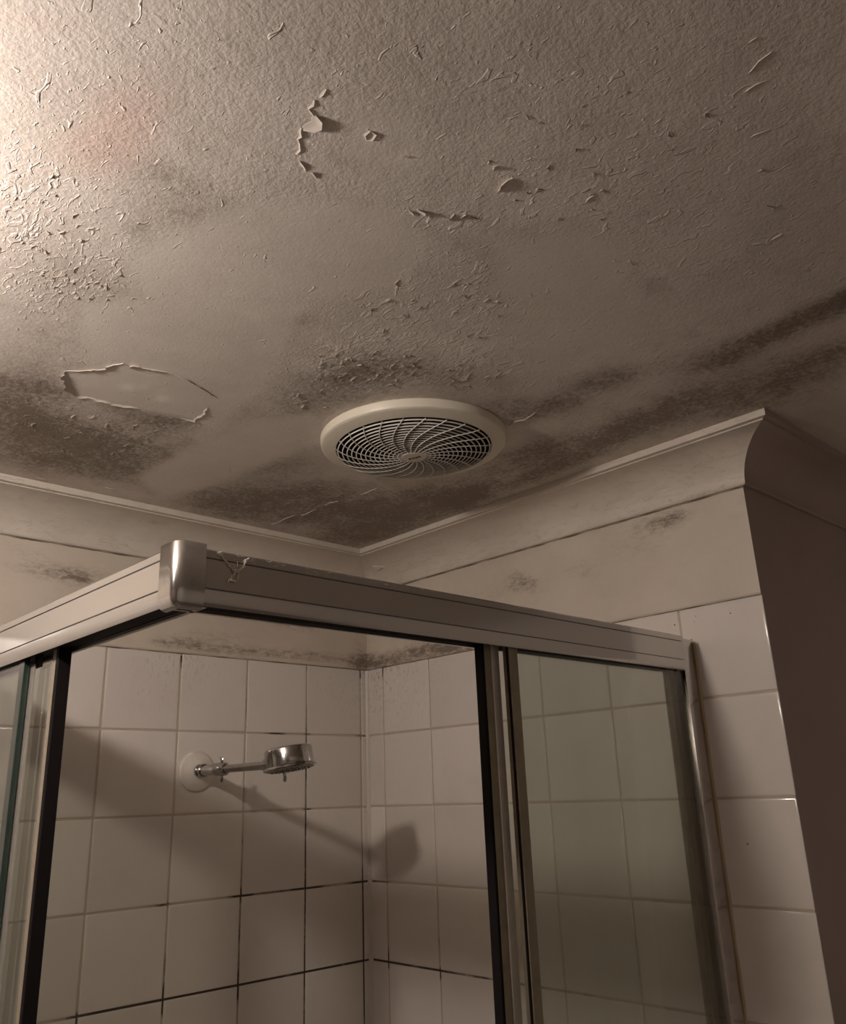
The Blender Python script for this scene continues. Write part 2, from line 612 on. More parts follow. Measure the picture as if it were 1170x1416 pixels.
flake = blobs(u, v, ok, [
    (60, 330, 110, 90, 20, .68), (110, 400, 110, 40, 0, .5), (20, 250, 60, 70, 0, .4), (150, 130, 120, 120, 0, .35),
    (510, 505, 100, 38, 0, 1.35), (600, 440, 120, 70, 0, .85), (420, 550, 50, 20, -20, .7), (650, 510, 80, 30, 0, .8),
    (730, 170, 260, 160, 0, .22), (1000, 180, 160, 200, 0, .22), (850, 260, 200, 70, -10, .32), (1010, 340, 150, 60, -20, .25),
    (120, 600, 160, 50, 10, .75), (500, 690, 190, 40, -10, .35), (620, 300, 50, 14, 0, .7),
    (800, 540, 90, 40, -15, .5), (930, 520, 80, 60, -15, .35), (700, 400, 80, 50, 0, .5), (540, 90, 250, 70, 0, .1),
    (260, 560, 40, 20, 0, .5), (770, 610, 90, 30, -20, .5), (300, 690, 80, 15, 10, .7)])
flake = flake * (1 - .8 * np.clip(fresh * 1.2, 0, 1)) + .12
pink = blobs(u, v, ok, [(165, 190, 55, 45, -20, .40), (195, 130, 60, 40, 0, .2), (110, 210, 45, 30, 0, .16), (60, 30, 60, 12, 10, .15)])
pale = np.clip(blobs(u, v, ok, [(176, 535, 10, 5, 0, 1.0), (200, 535, 7, 4, 0, .6), (224, 551, 10, 5, 0, 1.0), (223, 540, 7, 3, 0, .4),
                               (513, 187, 22, 12, 0, .35), (564, 219, 18, 9, 0, .35), (345, 434, 12, 5, 10, .35), (690, 190, 12, 9, 0, .25),
                               (900, 150, 14, 10, 0, .2), (720, 296, 18, 8, 0, .2), (572, 218, 8, 4, 0, .2)]), 0, 1)
fx = (X[F].mean(1) - FAN[0]) ** 2 + (Y[F].mean(1) - FAN[1]) ** 2
Fk = F[fx > FAN_HOLE ** 2]
Fk = Fk[:, ::-1]
ceil = struct(np_mesh('ceiling', co, Fk, [M['ceiling']], dict(mold=mold, flake=flake, fresh=fresh, pale=pale, pink=np.clip(pink, 0, 1))))


# peeling paint: curled shards of the ceiling coat that hang from the ceiling
def shard_strip(bm, pts, wid, drop, side=1, taper=True, z0=ZC, jag=0.5, step=0.004):
    P = [Vector(hitz(a, b_, z0)) for a, b_ in pts]
    path = [P[0]]
    for a, b_ in zip(P, P[1:]):
        n = max(1, int((b_ - a).length / step))
        for i in range(1, n + 1):
            p = a.lerp(b_, i / n)
            p += Vector((random.uniform(-1, 1), random.uniform(-1, 1), 0)) * 0.0012
            path.append(p)
    n = len(path)
    rows = []
    for i, p in enumerate(path):
        d = (path[min(i + 1, n - 1)] - path[max(i - 1, 0)])
        nrm = Vector((-d.y, d.x, 0)).normalized() * side
        k = mnoise.noise(Vector((p.x * 90, p.y * 90, wid * 500)))
        ww = 0.8 * wid * max(0.15, 1 + jag * 2.2 * k)
        if taper:
            ww *= min(1, 0.25 + 1.2 * min(i, n - 1 - i) / max(1, n * 0.35))
        row = []
        for t in (0, .35, .7, 1.0):
            q = p + nrm * ww * t
            q.z = z0 - 0.0003 - drop * (ww / wid) * t ** 1.7
            row.append(bm.verts.new(q))
        for t in (1.0, 0.5, 0.0):
            q = p + nrm * ww * t * 0.97
            q.z = z0 + 0.0004 - drop * (ww / wid) * t ** 1.7 + 0.0002
            row.append(bm.verts.new(q))
        rows.append(row)
    for A, B in zip(rows, rows[1:]):
        for k in range(len(A)):
            j = (k + 1) % len(A)
            bm.faces.new((A[k], A[j], B[j], B[k]))
    bm.faces.new(rows[0][::-1])
    bm.faces.new(rows[-1])


PEELS = [
    ([(92, 513), (109, 514), (128, 513), (147, 511), (160, 505), (171, 503)], .005, .0022, 1),
    ([(171, 503), (180, 509), (186, 506), (205, 511), (227, 514), (245, 520)], .0055, .0028, 1),
    ([(245, 520), (255, 524), (270, 533), (283, 540), (296, 549)], .004, .002, 1),
    ([(92, 513), (96, 527), (102, 538), (109, 547), (120, 549)], .008, .004, -1),
    ([(120, 549), (130, 551), (148, 555), (161, 559), (176, 561), (191, 564)], .004, .0022, -1),
    ([(250, 578), (267, 581), (276, 575), (286, 563)], .004, .002, -1),
    ([(451, 123), (446, 129), (441, 133)], .003, .0012, 1), ([(434, 138), (427, 150), (431, 160)], .003, .0012, 1),
    ([(434, 158), (430, 168), (416, 177)], .0085, .0022, 1),
    ([(416, 176), (411, 192), (413, 200), (410, 212)], .003, .0012, 1),
    ([(413, 222), (419, 234), (422, 238)], .0035, .0014, 1), ([(420, 238), (430, 241), (437, 247)], .006, .002, 1),
    ([(511, 181), (504, 186), (507, 194)], .0030, .0012, 1), ([(507, 194), (514, 191), (518, 185), (511, 181)], .0025, .0010, -1),
    ([(558, 216), (563, 220), (567, 217)], .004, .002, 1),
    ([(565, 291), (572, 298)], .006, .003, 1), ([(576, 290), (582, 298), (588, 299)], .007, .003, 1),
    ([(588, 293), (592, 301)], .006, .003, 1), ([(612, 302), (624, 305), (630, 296)], .009, .004, 1),
    ([(636, 300), (643, 303), (648, 296)], .008, .004, 1), ([(650, 300), (660, 302)], .006, .003, 1),
    ([(683, 236), (693, 229)], .007, .003, 1), ([(690, 265), (700, 256), (711, 245)], .005, .003, 1),
    ([(376, 725), (388, 722), (398, 716), (408, 713)], .009, .004, 1), ([(416, 713), (426, 710), (435, 705)], .006, .003, 1),
    ([(450, 699), (458, 695), (468, 693)], .007, .0035, 1), ([(500, 684), (510, 680), (522, 675)], .006, .003, 1),
    ([(530, 675), (526, 672)], .005, .003, 1),
    ([(704, 589), (714, 583), (728, 580), (741, 571)], .005, .0025, 1),
    ([(145, 674), (160, 677)], .008, .004, 1), ([(50, 660), (62, 663)], .006, .003, 1),
    ([(1035, 60), (1050, 52)], .0022, .0006, 1), ([(1035, 102), (1070, 70)], .0022, .0006, 1),
    ([(1030, 128), (1062, 112)], .0022, .0006, 1), ([(1038, 190), (1062, 180)], .0022, .0006, 1),
    ([(1040, 338), (1052, 336)], .0022, .0006, 1), ([(1065, 333), (1082, 324)], .0022, .0006, 1),
    ([(810, 281), (822, 270)], .0022, .0006, 1), ([(905, 172), (915, 164)], .0022, .0006, 1),
]
for k, (pts, wd, dr, sd) in enumerate(PEELS):
    bm = bmesh.new()
    shard_strip(bm, pts, wd, dr, -sd)
    part('peeling_paint', bm, M['flake'], ceil)
# loose little curls in the badly flaking zones
bm = bmesh.new()
for (cu, cv, ru, rv, n) in [(510, 508, 85, 26, 46), (60, 310, 60, 90, 14), (600, 440, 100, 55, 22), (430, 552, 40, 16, 8),
                            (640, 520, 50, 18, 16), (120, 400, 70, 30, 16), (870, 250, 200, 120, 26), (110, 600, 120, 35, 20)]:
    for i in range(n):
        a, rr = random.uniform(0, 2 * PI), math.sqrt(random.random())
        pu, pv = cu + ru * rr * math.cos(a), cv + rv * rr * math.sin(a)
        p = hitz(pu, pv)
        if math.hypot(p[0] - FAN[0], p[1] - FAN[1]) < 0.158 or p[0] > -0.11 and p[1] > YE - .1 or p[1] > -0.11:
            continue
        l = random.uniform(4, 10)
        th = math.radians(random.gauss(-50, 35))
        shard_strip(bm, [(pu, pv), (pu + l * .5 * math.cos(th), pv + l * .5 * math.sin(th)),
                         (pu + l * math.cos(th + .5), pv + l * math.sin(th + .5))], random.uniform(.0015, .0032),
                    random.uniform(.0006, .0014), random.choice((1, -1)), step=0.003)
o = part('loose_paint_curls', bm, M['flake2'], ceil)
o['kind'] = 'stuff'

# ------------------------------------------------------------------ walls
GR = 0.0016        # the grout lies this far behind the tile faces


def wall_grid(name, side):
    """side 'L': plane y = 0, 'R': plane x = 0; painted above ZT, grout below"""
    if side == 'L':
        a = seg_axis(XL, -0.95, -0.0, 0.0, 0.006, 0.15)
    else:
        a = np.linspace(YE, 0, 161)
    zz = np.concatenate([np.linspace(0, 1.3, 8)[:-1], np.linspace(1.3, ZT - .0001, 116), np.linspace(ZT, ZC, 44)])
    A, Z, F = grid_arrays(a, zz)
    off = np.where(Z < ZT - 0.00005, GR, 0.0)
    if side == 'L':
        co = np.stack([A, off, Z], 1)
    else:
        co = np.stack([off, A, Z], 1)
        F = F[:, ::-1]
    F = F if side == 'L' else F
    u, v, ok = project(co)
    P = [(70, 790, 60, 12, 8, .9), (105, 800, 25, 10, 10, .8), (30, 760, 60, 10, 10, .45), (140, 790, 30, 30, 10, .3),
         (245, 890, 40, 7, 5, 1.0), (330, 900, 60, 7, 4, 1.1), (440, 908, 60, 8, 4, 1.0), (420, 862, 30, 14, 0, .9),
         (380, 860, 18, 6, 0, .6), (290, 880, 60, 10, 3, .6), (505, 918, 22, 12, 0, 1.2), (500, 880, 12, 40, 0, .6),
         (560, 905, 50, 10, -12, .9), (630, 893, 45, 10, -12, 1.5), (650, 888, 30, 8, -12, 1.3), (545, 915, 26, 8, -10, .8),
         (600, 885, 60, 14, -10, .35), (715, 802, 12, 14, 0, .9), (735, 808, 9, 12, 0, .7), (690, 815, 60, 14, -10, .4),
         (640, 840, 60, 12, 0, .3), (800, 790, 30, 14, 0, .45),
         (915, 722, 34, 11, -12, 1.05), (940, 712, 20, 7, -12, .8), (900, 745, 50, 18, -12, .35), (800, 740, 90, 8, -16, .3),
         (860, 770, 60, 30, 0, .25), (960, 690, 30, 6, -14, .8), (1028, 690, 8, 6, 0, .6)]
    mold = blobs(u, v, ok, P)
    G = [(424, 1290, 12, 230, 0, .75), (333, 1300, 14, 140, 0, .65), (502, 1290, 12, 130, 0, .8), (228, 1340, 10, 70, 0, .45),
         (380, 1352, 240, 14, -12, .85), (200, 1390, 110, 14, -12, .75), (400, 1232, 110, 9, -6, .6), (440, 920, 90, 8, 3, .6),
         (505, 928, 30, 10, 0, 1.0), (560, 920, 60, 8, -8, .6), (200, 1250, 50, 6, 0, .45), (380, 1016, 20, 6, 0, .9),
         (500, 1018, 14, 8, 0, .6), (280, 905, 60, 8, 0, .6), (180, 897, 60, 5, 0, .35), (253, 915, 6, 16, 0, .8),
         (560, 1338, 60, 10, 10, .7), (650, 1355, 70, 9, 10, .6), (780, 1370, 90, 10, 12, .45), (515, 1380, 10, 60, 0, .7),
         (520, 1222, 30, 5, 0, .45), (425, 1010, 5, 70, 0, .4), (340, 970, 6, 40, 0, .45)]
    mold = np.where(Z < ZT - .0001, blobs(u, v, ok, G), mold)
    mi = (Z[F].mean(1) < ZT - .003).astype(int)
    return struct(np_mesh(name, co, F, [M['wall'], M['grout']], dict(mold=mold), mi))


wallL = wall_grid('wall_left', 'L')
wallR = wall_grid('wall_right', 'R')


def tiles(name, side, edges, parent):
    """glazed tiles with eased edges standing a little proud of the grout"""
    zr = [ZT]
    z = ZT - DZ
    while z > 0.06:
        zr.append(z)
        z -= TP
    zr.append(0.05)
    g = 0.0019
    cos, fs, tone = [], [], []
    prof = [(0.0, GR + 0.001), (0.0, 0.0013), (0.0004, 0.0008), (0.0012, 0.00042), (0.0028, 0.00016), (0.0055, 0.00003), (0.009, 0.0)]
    for i in range(len(edges) - 1):
        a1, a0 = edges[i], edges[i + 1]
        for r in range(len(zr) - 1):
            zt, zb = zr[r], zr[r + 1]
            if zt < 1.15 and side == 'L' and a0 < -1.5:
                pass
            gl = g if i + 1 < len(edges) - 1 or side == 'L' else 0
            x0, x1 = a0 + gl + random.uniform(-.0003, .0003), a1 - g + random.uniform(-.0003, .0003)
            z0, z1 = zb + g + random.uniform(-.0003, .0003), zt - (g if r else 0.0004)
            tx, tz = random.uniform(-.002, .002), random.uniform(-.002, .002)
            tn = random.random()
            base = len(cos)
            for (ins, dep) in prof:
                for (cx_, cz_, sx, sz) in ((x0, z0, 1, 1), (x1, z0, -1, 1), (x1, z1, -1, -1), (x0, z1, 1, -1)):
                    aa, zz = cx_ + sx * ins, cz_ + sz * ins
                    dd = dep + tx * (aa - (x0 + x1) / 2) + tz * (zz - (z0 + z1) / 2)
                    cos.append((aa, dd, zz) if side == 'L' else (dd, aa, zz))
                    tone.append(tn)
            for k in range(len(prof) - 1):
                for j in range(4):
                    a_, b_ = base + k * 4 + j, base + k * 4 + (j + 1) % 4
                    fs.append((a_, b_, b_ + 4, a_ + 4))
            t = base + (len(prof) - 1) * 4
            fs.append((t, t + 1, t + 2, t + 3))
    cos = np.array(cos)
    fs = np.array(fs)
    if side == 'R':
        fs = fs[:, ::-1]
    u, v, ok = project(cos)
    mold = np.zeros(len(cos))
    mold = blobs(u, v, ok, [(545, 950, 60, 50, 0, .5), (515, 935, 16, 20, 0, .7), (270, 925, 40, 22, 0, .6), (200, 915, 40, 10, 0, .4),
                            (450, 945, 40, 22, 0, .3)])
    o = np_mesh(name, cos, fs, [M['tile']], dict(tone=tone, mold=mold), parent=parent)
    o.data.set_sharp_from_angle(angle=math.radians(60))
    return o


eL = [0.0] + [-(DL + k * TP) for k in range(0, 19)]
tiles('wall_tiles', 'L', eL, wallL)
eR = [0.0] + [-(DR + k * TP) for k in range(0, 6)] + [YE - 0.0008]
tiles('wall_tiles', 'R', eR, wallR)

# sealant in the corner
bm = bmesh.new()
sweep(bm, [(0.0012, 0.0012), (-0.006, 0.0012), (-0.0045, -0.0012), (-0.0012, -0.0045), (0.0012, -0.006)],
      lambda a, b_: (a, b_, 0.06), lambda a, b_: (a, b_, ZT - .001))
part('corner_sealant', bm, M['sealant'], wallL)

# small blemishes on the tiles right of the screen
bm = bmesh.new()
for (u_, v_, r) in [(1010, 848, .0022), (933, 864, .0025), (956, 885, .0028), (951, 890, .0022), (1034, 1167, .0025), (962, 852, .0015), (960, 860, .0012)]:
    p = hit(u_, v_, 0, 0)
    lathe(bm, (-0.0, p[1], p[2]), (-1, 0, 0), [(0, r * .6), (.0003, r * .5), (.0006, 0)], 7)
part('dirt_spots', bm, M['dark_mark'], wallR)

# hairline cracks where the plaster meets the tiles, thin dark strips under the cornice
def dark_mark(parent, side, z, a0, a1, h, d0=0.0007, mat_='dark_mark', inset=0.0):
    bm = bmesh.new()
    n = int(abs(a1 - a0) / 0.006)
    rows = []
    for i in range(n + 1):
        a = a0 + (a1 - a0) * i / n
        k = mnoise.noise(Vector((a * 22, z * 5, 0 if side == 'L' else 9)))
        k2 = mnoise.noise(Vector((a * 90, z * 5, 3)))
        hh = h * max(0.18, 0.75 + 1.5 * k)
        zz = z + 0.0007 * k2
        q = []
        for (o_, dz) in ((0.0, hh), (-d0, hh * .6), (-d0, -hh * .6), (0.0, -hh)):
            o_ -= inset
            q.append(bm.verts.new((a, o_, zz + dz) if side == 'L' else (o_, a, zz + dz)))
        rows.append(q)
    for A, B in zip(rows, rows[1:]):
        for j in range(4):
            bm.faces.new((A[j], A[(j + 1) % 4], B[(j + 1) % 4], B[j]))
    part('dark_joint_line', bm, M[mat_], parent)


dark_mark(wallL, 'L', ZT, XL, -.001, .00065)
dark_mark(wallR, 'R', ZT, YE, -.001, .00065)
dark_mark(wallL, 'L', ZC - .0782, XL, -.001, .0010)
dark_mark(wallR, 'R', ZC - .0782, YE, -.001, .0010)

# the free end of the right wall and the dim hall side
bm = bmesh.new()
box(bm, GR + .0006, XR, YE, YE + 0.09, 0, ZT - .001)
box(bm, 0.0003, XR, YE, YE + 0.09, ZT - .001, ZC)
o = obj('wall_hall', bm, M['hall'], smooth_=False)  # unlit face, its shade is in the colour
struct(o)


def plain_wall(name, x0, x1, y0, y1, m='hall'):
    bm = bmesh.new()
    box(bm, x0, x1, y0, y1, 0, ZC)
    return struct(obj(name, bm, M[m], smooth_=False))


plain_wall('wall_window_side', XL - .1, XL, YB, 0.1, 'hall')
plain_wall('wall_rear', XL, XR, YB - .1, YB, 'pale')
plain_wall('wall_far_hall', XR, XR + .1, YB, YE + .09, 'pale')
bm = bmesh.new()
box(bm, XL, XR, YB, 0.1, -0.1, 0)
struct(obj('floor', bm, M['floor'], smooth_=False))


# ------------------------------------------------------------------ cornice
def cove(cb=0.077):
    pr = [(0.0, -cb), (0.0065, -cb), (0.0085, -cb + 0.003)]
    n = 12
    x0, z0, x1, z1 = 0.0085, -cb + 0.004, 0.087, -0.0135
    for i in range(n + 1):
        t = PI / 2 * i / n
        # concave quarter ellipse
        pr.append((x1 - (x1 - x0) * math.cos(t), z0 + (z1 - z0) * math.sin(t) ** 1.0 if False else z0 + (z1 - z0) * (math.sin(t))))
    pr += [(0.087, -0.0115), (0.0955, -0.0110), (0.0958, 0.0), (0.0, 0.0)]
    return pr


CP = cove()


def cornice(name, fa, fb, n=60, mt='cornice'):
    bm = bmesh.new()
    k = len(CP)
    rows = []
    for s in range(n + 1):
        t = s / n
        rows.append([bm.verts.new(Vector(fa(o_, z_)).lerp(Vector(fb(o_, z_)), t)) for o_, z_ in CP])
    for A, B in zip(rows, rows[1:]):
        for i in range(k):
            j = (i + 1) % k
            bm.faces.new((A[i], A[j], B[j], B[i]))
    bm.faces.new(rows[0][::-1])
    bm.faces.new(rows[-1])
    o = struct(obj(name, bm, M[mt], angle=28))
    co = np.zeros(len(o.data.vertices) * 3)
    o.data.vertices.foreach_get('co', co)
    u, v, ok = project(co.reshape(-1, 3))
    at = o.data.attributes.new('mold', 'FLOAT', 'POINT')
    m_ = blobs(u, v, ok, [(100, 718, 20, 10, 20, .4), (215, 722, 24, 6, 0, .7), (240, 750, 20, 10, 30, .5), (960, 686, 26, 5, -14, .8),
                          (1030, 600, 8, 6, 0, .6), (505, 790, 8, 20, 0, .6), (660, 745, 50, 8, -15, .3), (40, 665, 40, 5, 12, .3),
                          (580, 780, 40, 14, -12, .3), (190, 690, 60, 8, 12, .25)])
    at.data.foreach_set('value', m_)
    return o


cornice('trim_1', lambda o_, z_: (XL, -o_, ZC + z_), lambda o_, z_: (-o_, -o_, ZC + z_), 90)
cornice('trim_2', lambda o_, z_: (-o_, -o_, ZC + z_), lambda o_, z_: (-o_, YE - o_, ZC + z_), 90)
cornice('trim_3', lambda o_, z_: (-o_, YE - o_, ZC + z_), lambda o_, z_: (XR, YE - o_, ZC + z_), 40, 'hall')  # same cornice turned to the hall, shade painted in as a darker colour
# peeled flap on the cornice by the corner
bm = bmesh.new()
pts = [hit(u_, v_, 0, -0.030) for u_, v_ in ((516, 774), (532, 784), (521, 789), (519, 783))]
vv = [bm.verts.new(p) for p in pts]
tip = bm.verts.new(Vector(pts[3]) + Vector((-.010, -.002, -.003)))
bm.faces.new((vv[0], vv[1], tip))
bm.faces.new((vv[1], vv[2], tip))
bm.faces.new((vv[2], vv[3], tip))
bm.faces.new((vv[3], vv[0], tip))
bm.faces.new((vv[0], vv[3], vv[2], vv[1]))
part('peeling_paint', bm, M['flake'], bpy.data.objects['trim_2'], smooth_=False)

# ------------------------------------------------------------------ exhaust fan
FZ = ZC
fan = thing('exhaust_fan', 'round cream exhaust fan with a spiral grille set in the mouldy ceiling', 'exhaust fan', (FAN[0], FAN[1], FZ))
down = (0, 0, -1)
o3 = (FAN[0], FAN[1], FZ)
bm = bmesh.new()
lathe(bm, o3, down, [(0.0, 0.1455), (0.002, 0.1475), (0.010, 0.1470), (0.0135, 0.1462), (0.0150, 0.1445), (0.0158, 0.1420), (0.0195, 0.1285), (0.0202, 0.1240),
                     (0.0192, 0.1228), (0.0178, 0.1230)], 96)
part('rim', bm, M['fan'], fan)
bm = bmesh.new()
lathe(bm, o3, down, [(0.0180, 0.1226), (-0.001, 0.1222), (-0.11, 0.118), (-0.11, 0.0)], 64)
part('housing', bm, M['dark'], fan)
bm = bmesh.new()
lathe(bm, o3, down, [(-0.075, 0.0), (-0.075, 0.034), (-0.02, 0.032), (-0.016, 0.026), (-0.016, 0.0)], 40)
part('motor_hub', bm, M['blade'], fan)
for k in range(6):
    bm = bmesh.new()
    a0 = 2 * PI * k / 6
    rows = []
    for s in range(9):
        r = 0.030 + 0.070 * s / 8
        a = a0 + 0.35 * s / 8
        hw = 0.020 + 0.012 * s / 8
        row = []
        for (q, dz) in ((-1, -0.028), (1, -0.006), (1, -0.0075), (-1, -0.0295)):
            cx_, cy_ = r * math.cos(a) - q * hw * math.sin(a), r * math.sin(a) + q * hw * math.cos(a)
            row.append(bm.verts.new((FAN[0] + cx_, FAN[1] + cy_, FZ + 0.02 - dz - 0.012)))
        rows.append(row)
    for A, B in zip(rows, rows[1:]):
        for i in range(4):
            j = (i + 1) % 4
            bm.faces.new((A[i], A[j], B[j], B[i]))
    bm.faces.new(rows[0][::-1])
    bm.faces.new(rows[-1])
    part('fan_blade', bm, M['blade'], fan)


def gz(r):          # the grille is a shallow dome below the rim
    return FZ - 0.0195 - 0.0125 * math.sqrt(max(0.0, 1 - (r / 0.1245) ** 2.4))


bm = bmesh.new()
RINGS = 14
for k in range(RINGS):
    r = 0.026 + (0.1200 - 0.026) * k / (RINGS - 1)
    n = 96
    z = gz(r)
    # blade-shaped ring: thin and tall
    sec = [(-0.0007, 0.0016), (0.0007, 0.0016), (0.0010, 0.0004), (0.0, -0.0004), (-0.0010, 0.0004)]
    rg = []
    for i in range(n):
        a = 2 * PI * i / n
        rg.append([bm.verts.new((FAN[0] + (r + dr) * math.cos(a), FAN[1] + (r + dr) * math.sin(a), z + dz)) for dr, dz in sec])
    for i in range(n):
        A, B = rg[i], rg[(i + 1) % n]
        for j in range(5):
            bm.faces.new((A[j], A[(j + 1) % 5], B[(j + 1) % 5], B[j]))
gr = part('grille', bm, M['grille'], fan)
for k in range(24):
    bm = bmesh.new()
    pts = []
    a0 = 2 * PI * k / 24 + 0.08
    for s in range(15):
        t = s / 14
        r = 0.018 + 0.1055 * t
        a = a0 + 0.62 * t ** 1.15
        pts.append((FAN[0] + r * math.cos(a), FAN[1] + r * math.sin(a), gz(r) - 0.0004))
    tube(bm, pts, 0.00075, 6)
    part('grille_rib', bm, M['grille'], gr) if False else None
    if k == 0:
        allb = bm
    else:
        me_ = bpy.data.meshes.new('tmp')
        bm.to_mesh(me_)
        allb.from_mesh(me_)
        bpy.data.meshes.remove(me_)
        bm.free()
part('spiral_ribs', allb, M['grille'], gr)
bm = bmesh.new()
zc = gz(0.0)
lathe(bm, (FAN[0], FAN[1], zc + .004), down, [(0, 0.0), (0, 0.0205), (0.0035, 0.0205), (0.0052, 0.0185), (0.0058, 0.0)], 48)
hub = part('hub', bm, M['fan'], gr)
# raised dark maker's mark on the hub, seen only as a dark dash
bm = bmesh.new()
h0, h1 = hitz(560, 628, zc - .002), hitz(579, 623, zc - .002)
dv = Vector(h1) - Vector(h0)
dv.normalize()
cc = Vector((FAN[0], FAN[1], zc - .0019))
for k in range(7):
    c_ = cc + dv * (k - 3) * 0.0031
    sd = dv.cross(Vector((0, 0, 1)))
    l = 0.0017 if k % 2 else 0.0022
    tube(bm, [c_ - sd * l, c_ + sd * l], 0.0006, 6)
    if k % 2 == 0:
        tube(bm, [c_ - sd * l, c_ - sd * l + dv * .0018], 0.0005, 6)
        tube(bm, [c_, c_ + dv * .0016], 0.0005, 6)
part('hub_mark', bm, M['label'], gr)

# ------------------------------------------------------------------ shower screen
XO, YO = -0.9345, -0.8425         # outer faces of the two head rails
RZ0, RZ1 = 1.894, 1.9485
RP = [(0.000, RZ1 - .0015), (0.0012, RZ1), (0.004, RZ1), (0.036, RZ1), (0.040, RZ1), (0.040, RZ0), (0.035, RZ0), (0.035, RZ0 + .013), (0.006, RZ0 + .013),
      (0.006, RZ0), (0.0045, RZ0 - .0006), (0.0030, RZ0 + .0006), (0.0012, RZ0 + .004), (0.0003, RZ0 + .008), (0.0, RZ0 + .0145), (0.003, RZ0 + .0150), (0.003, RZ0 + .0158),
      (0.0, RZ0 + .0163), (0.0, RZ1 - .0105), (0.003, RZ1 - .0100), (0.003, RZ1 - .0092), (0.0, RZ1 - .0087)]
scr = thing('shower_screen', 'glass corner shower screen with silver head rails meeting at a chrome corner cap', 'shower screen', (XO + .02, YO + .02, 0.06))
bm = bmesh.new()
sweep(bm, RP, lambda a, z: (XO + 0.004 + a * .2, YO + a, z), lambda a, z: (-0.046, YO + a, z))
fr_ = part('head_rail', bm, M['rail'], scr, angle=25)
fr_['label'] = 'front head rail running to the wall jamb'
bm = bmesh.new()
sweep(bm, RP, lambda a, z: (XO + a, YO + 0.004 + a * .2, z), lambda a, z: (XO + a, -0.001, z))
sr_ = part('head_rail', bm, M['rail'], scr, angle=25)
sr_['label'] = 'side head rail catching the light'
# black brush strips in the rails' undersides
bm = bmesh.new()
box(bm, XO + .04, -0.046, YO + .009, YO + .0335, RZ0 + .004, RZ0 + .0128)
part('brush_strip', bm, M['black'], scr)
bm = bmesh.new()
box(bm, XO + .009, XO + .0335, YO + .04, -.002, RZ0 + .004, RZ0 + .0128)
part('brush_strip', bm, M['black'], scr)

# corner cap
bm = bmesh.new()
xo, yo, rad = XO - .003, YO - .003, .0105
plan = []
for i in range(5):
    plan.append(((xo, -0.8135 - (0.8135 + yo + rad) * -1 * 0 + (yo + rad + 0.8135) * i / 4), (-1, 0)))
for i in range(1, 12):
    a = PI + PI / 2 * i / 12
    plan.append(((xo + rad + rad * math.cos(a), yo + rad + rad * math.sin(a)), (math.cos(a), math.sin(a))))
for i in range(5):
    plan.append(((xo + rad + (-0.9065 - xo - rad) * i / 4, yo), (0, -1)))
cz0, cz1 = RZ0 - .0055, RZ1 + .0035
vp = [(0.0100, cz1), (0.0010, cz1), (0.0, cz1 - .001), (0.0, cz0 + .012), (.0008, cz0 + .0065), (.0030, cz0 + .0025), (.0065, cz0 + .0003), (.0100, cz0)]
rows = [[bm.verts.new((p[0] - n_[0] * i_, p[1] - n_[1] * i_, z_)) for i_, z_ in vp] for p, n_ in plan]
for A, B in zip(rows, rows[1:]):
    for i in range(len(vp) - 1):
        bm.faces.new((A[i], A[i + 1], B[i + 1], B[i]))
bm.faces.new(rows[0])
bm.faces.new(rows[-1][::-1])
bmesh.ops.remove_doubles(bm, verts=bm.verts, dist=1e-6)
part('corner_cap', bm, M['chrome'], scr, angle=50)
# top cover of the corner
bm = bmesh.new()
box(bm, XO + .004, XO + .05, YO + .004, YO + .05, RZ0 + .012, RZ1 - .0005)
part('corner_block', bm, M['alu'], scr)

# wall jambs
bm = bmesh.new()
box(bm, -0.0385, 0.0, YO + .0070, YO + .042, 0.06, 1.9465, .0012, 2)
jb = part('wall_jamb', bm, M['chrome'], scr)
bm = bmesh.new()
box(bm, XO + .0035, XO + .042, -0.031, 0.0, 0.06, 1.9465, .0012, 2)
part('wall_jamb', bm, M['chrome'], scr)
bm = bmesh.new()
pts = []
for i in range(60):
    z = 0.06 + (1.944 - 0.06) * i / 59
    pts.append((-0.0006, YO + .0062 + 0.0006 * math.sin(i * 1.7), z))
tube(bm, pts, [0.0017 + 0.0006 * abs(math.sin(i * 2.1)) for i in range(60)], 8)
sb = part('silicone_bead', bm, M['silicone'], scr)
sb['label'] = 'yellowed silicone bead beside the wall jamb'

# fixed glass panels (the outer channel of each rail)
PZ0, PZ1 = 0.085, RZ0 + .012
FX = -0.4675       # free edge of the front fixed panel
bm = bmesh.new()
box(bm, FX + .010, -0.040, YO + .0115, YO + .0165, PZ0, PZ1)
fp = part('fixed_glass', bm, M['glass'], scr, smooth_=False)
bm = bmesh.new()
box(bm, FX, FX + .003, YO + .0095, YO + .0120, PZ0, PZ1, .0006, 1)
part('stile', bm, M['black'], scr)
bm = bmesh.new()
box(bm, FX + .003, FX + .020, YO + .0085, YO + .020, PZ0, PZ1, .001, 1)
o = part('stile', bm, M['bronze'], scr)
o['label'] = 'tarnished face of the front fixed stile'
FY = -0.4345
bm = bmesh.new()
box(bm, XO + .0115, XO + .0165, FY + .004, -0.028, PZ0, PZ1)
part('fixed_glass', bm, M['glass'], scr, smooth_=False)
bm = bmesh.new()
box(bm, XO + .0105, XO + .0175, FY - .0065, FY + .0105, PZ0, PZ1, .0008, 1)
o = part('glass_edge', bm, M['glass_edge'], scr)
o['label'] = 'dark green edge of the side fixed glass'
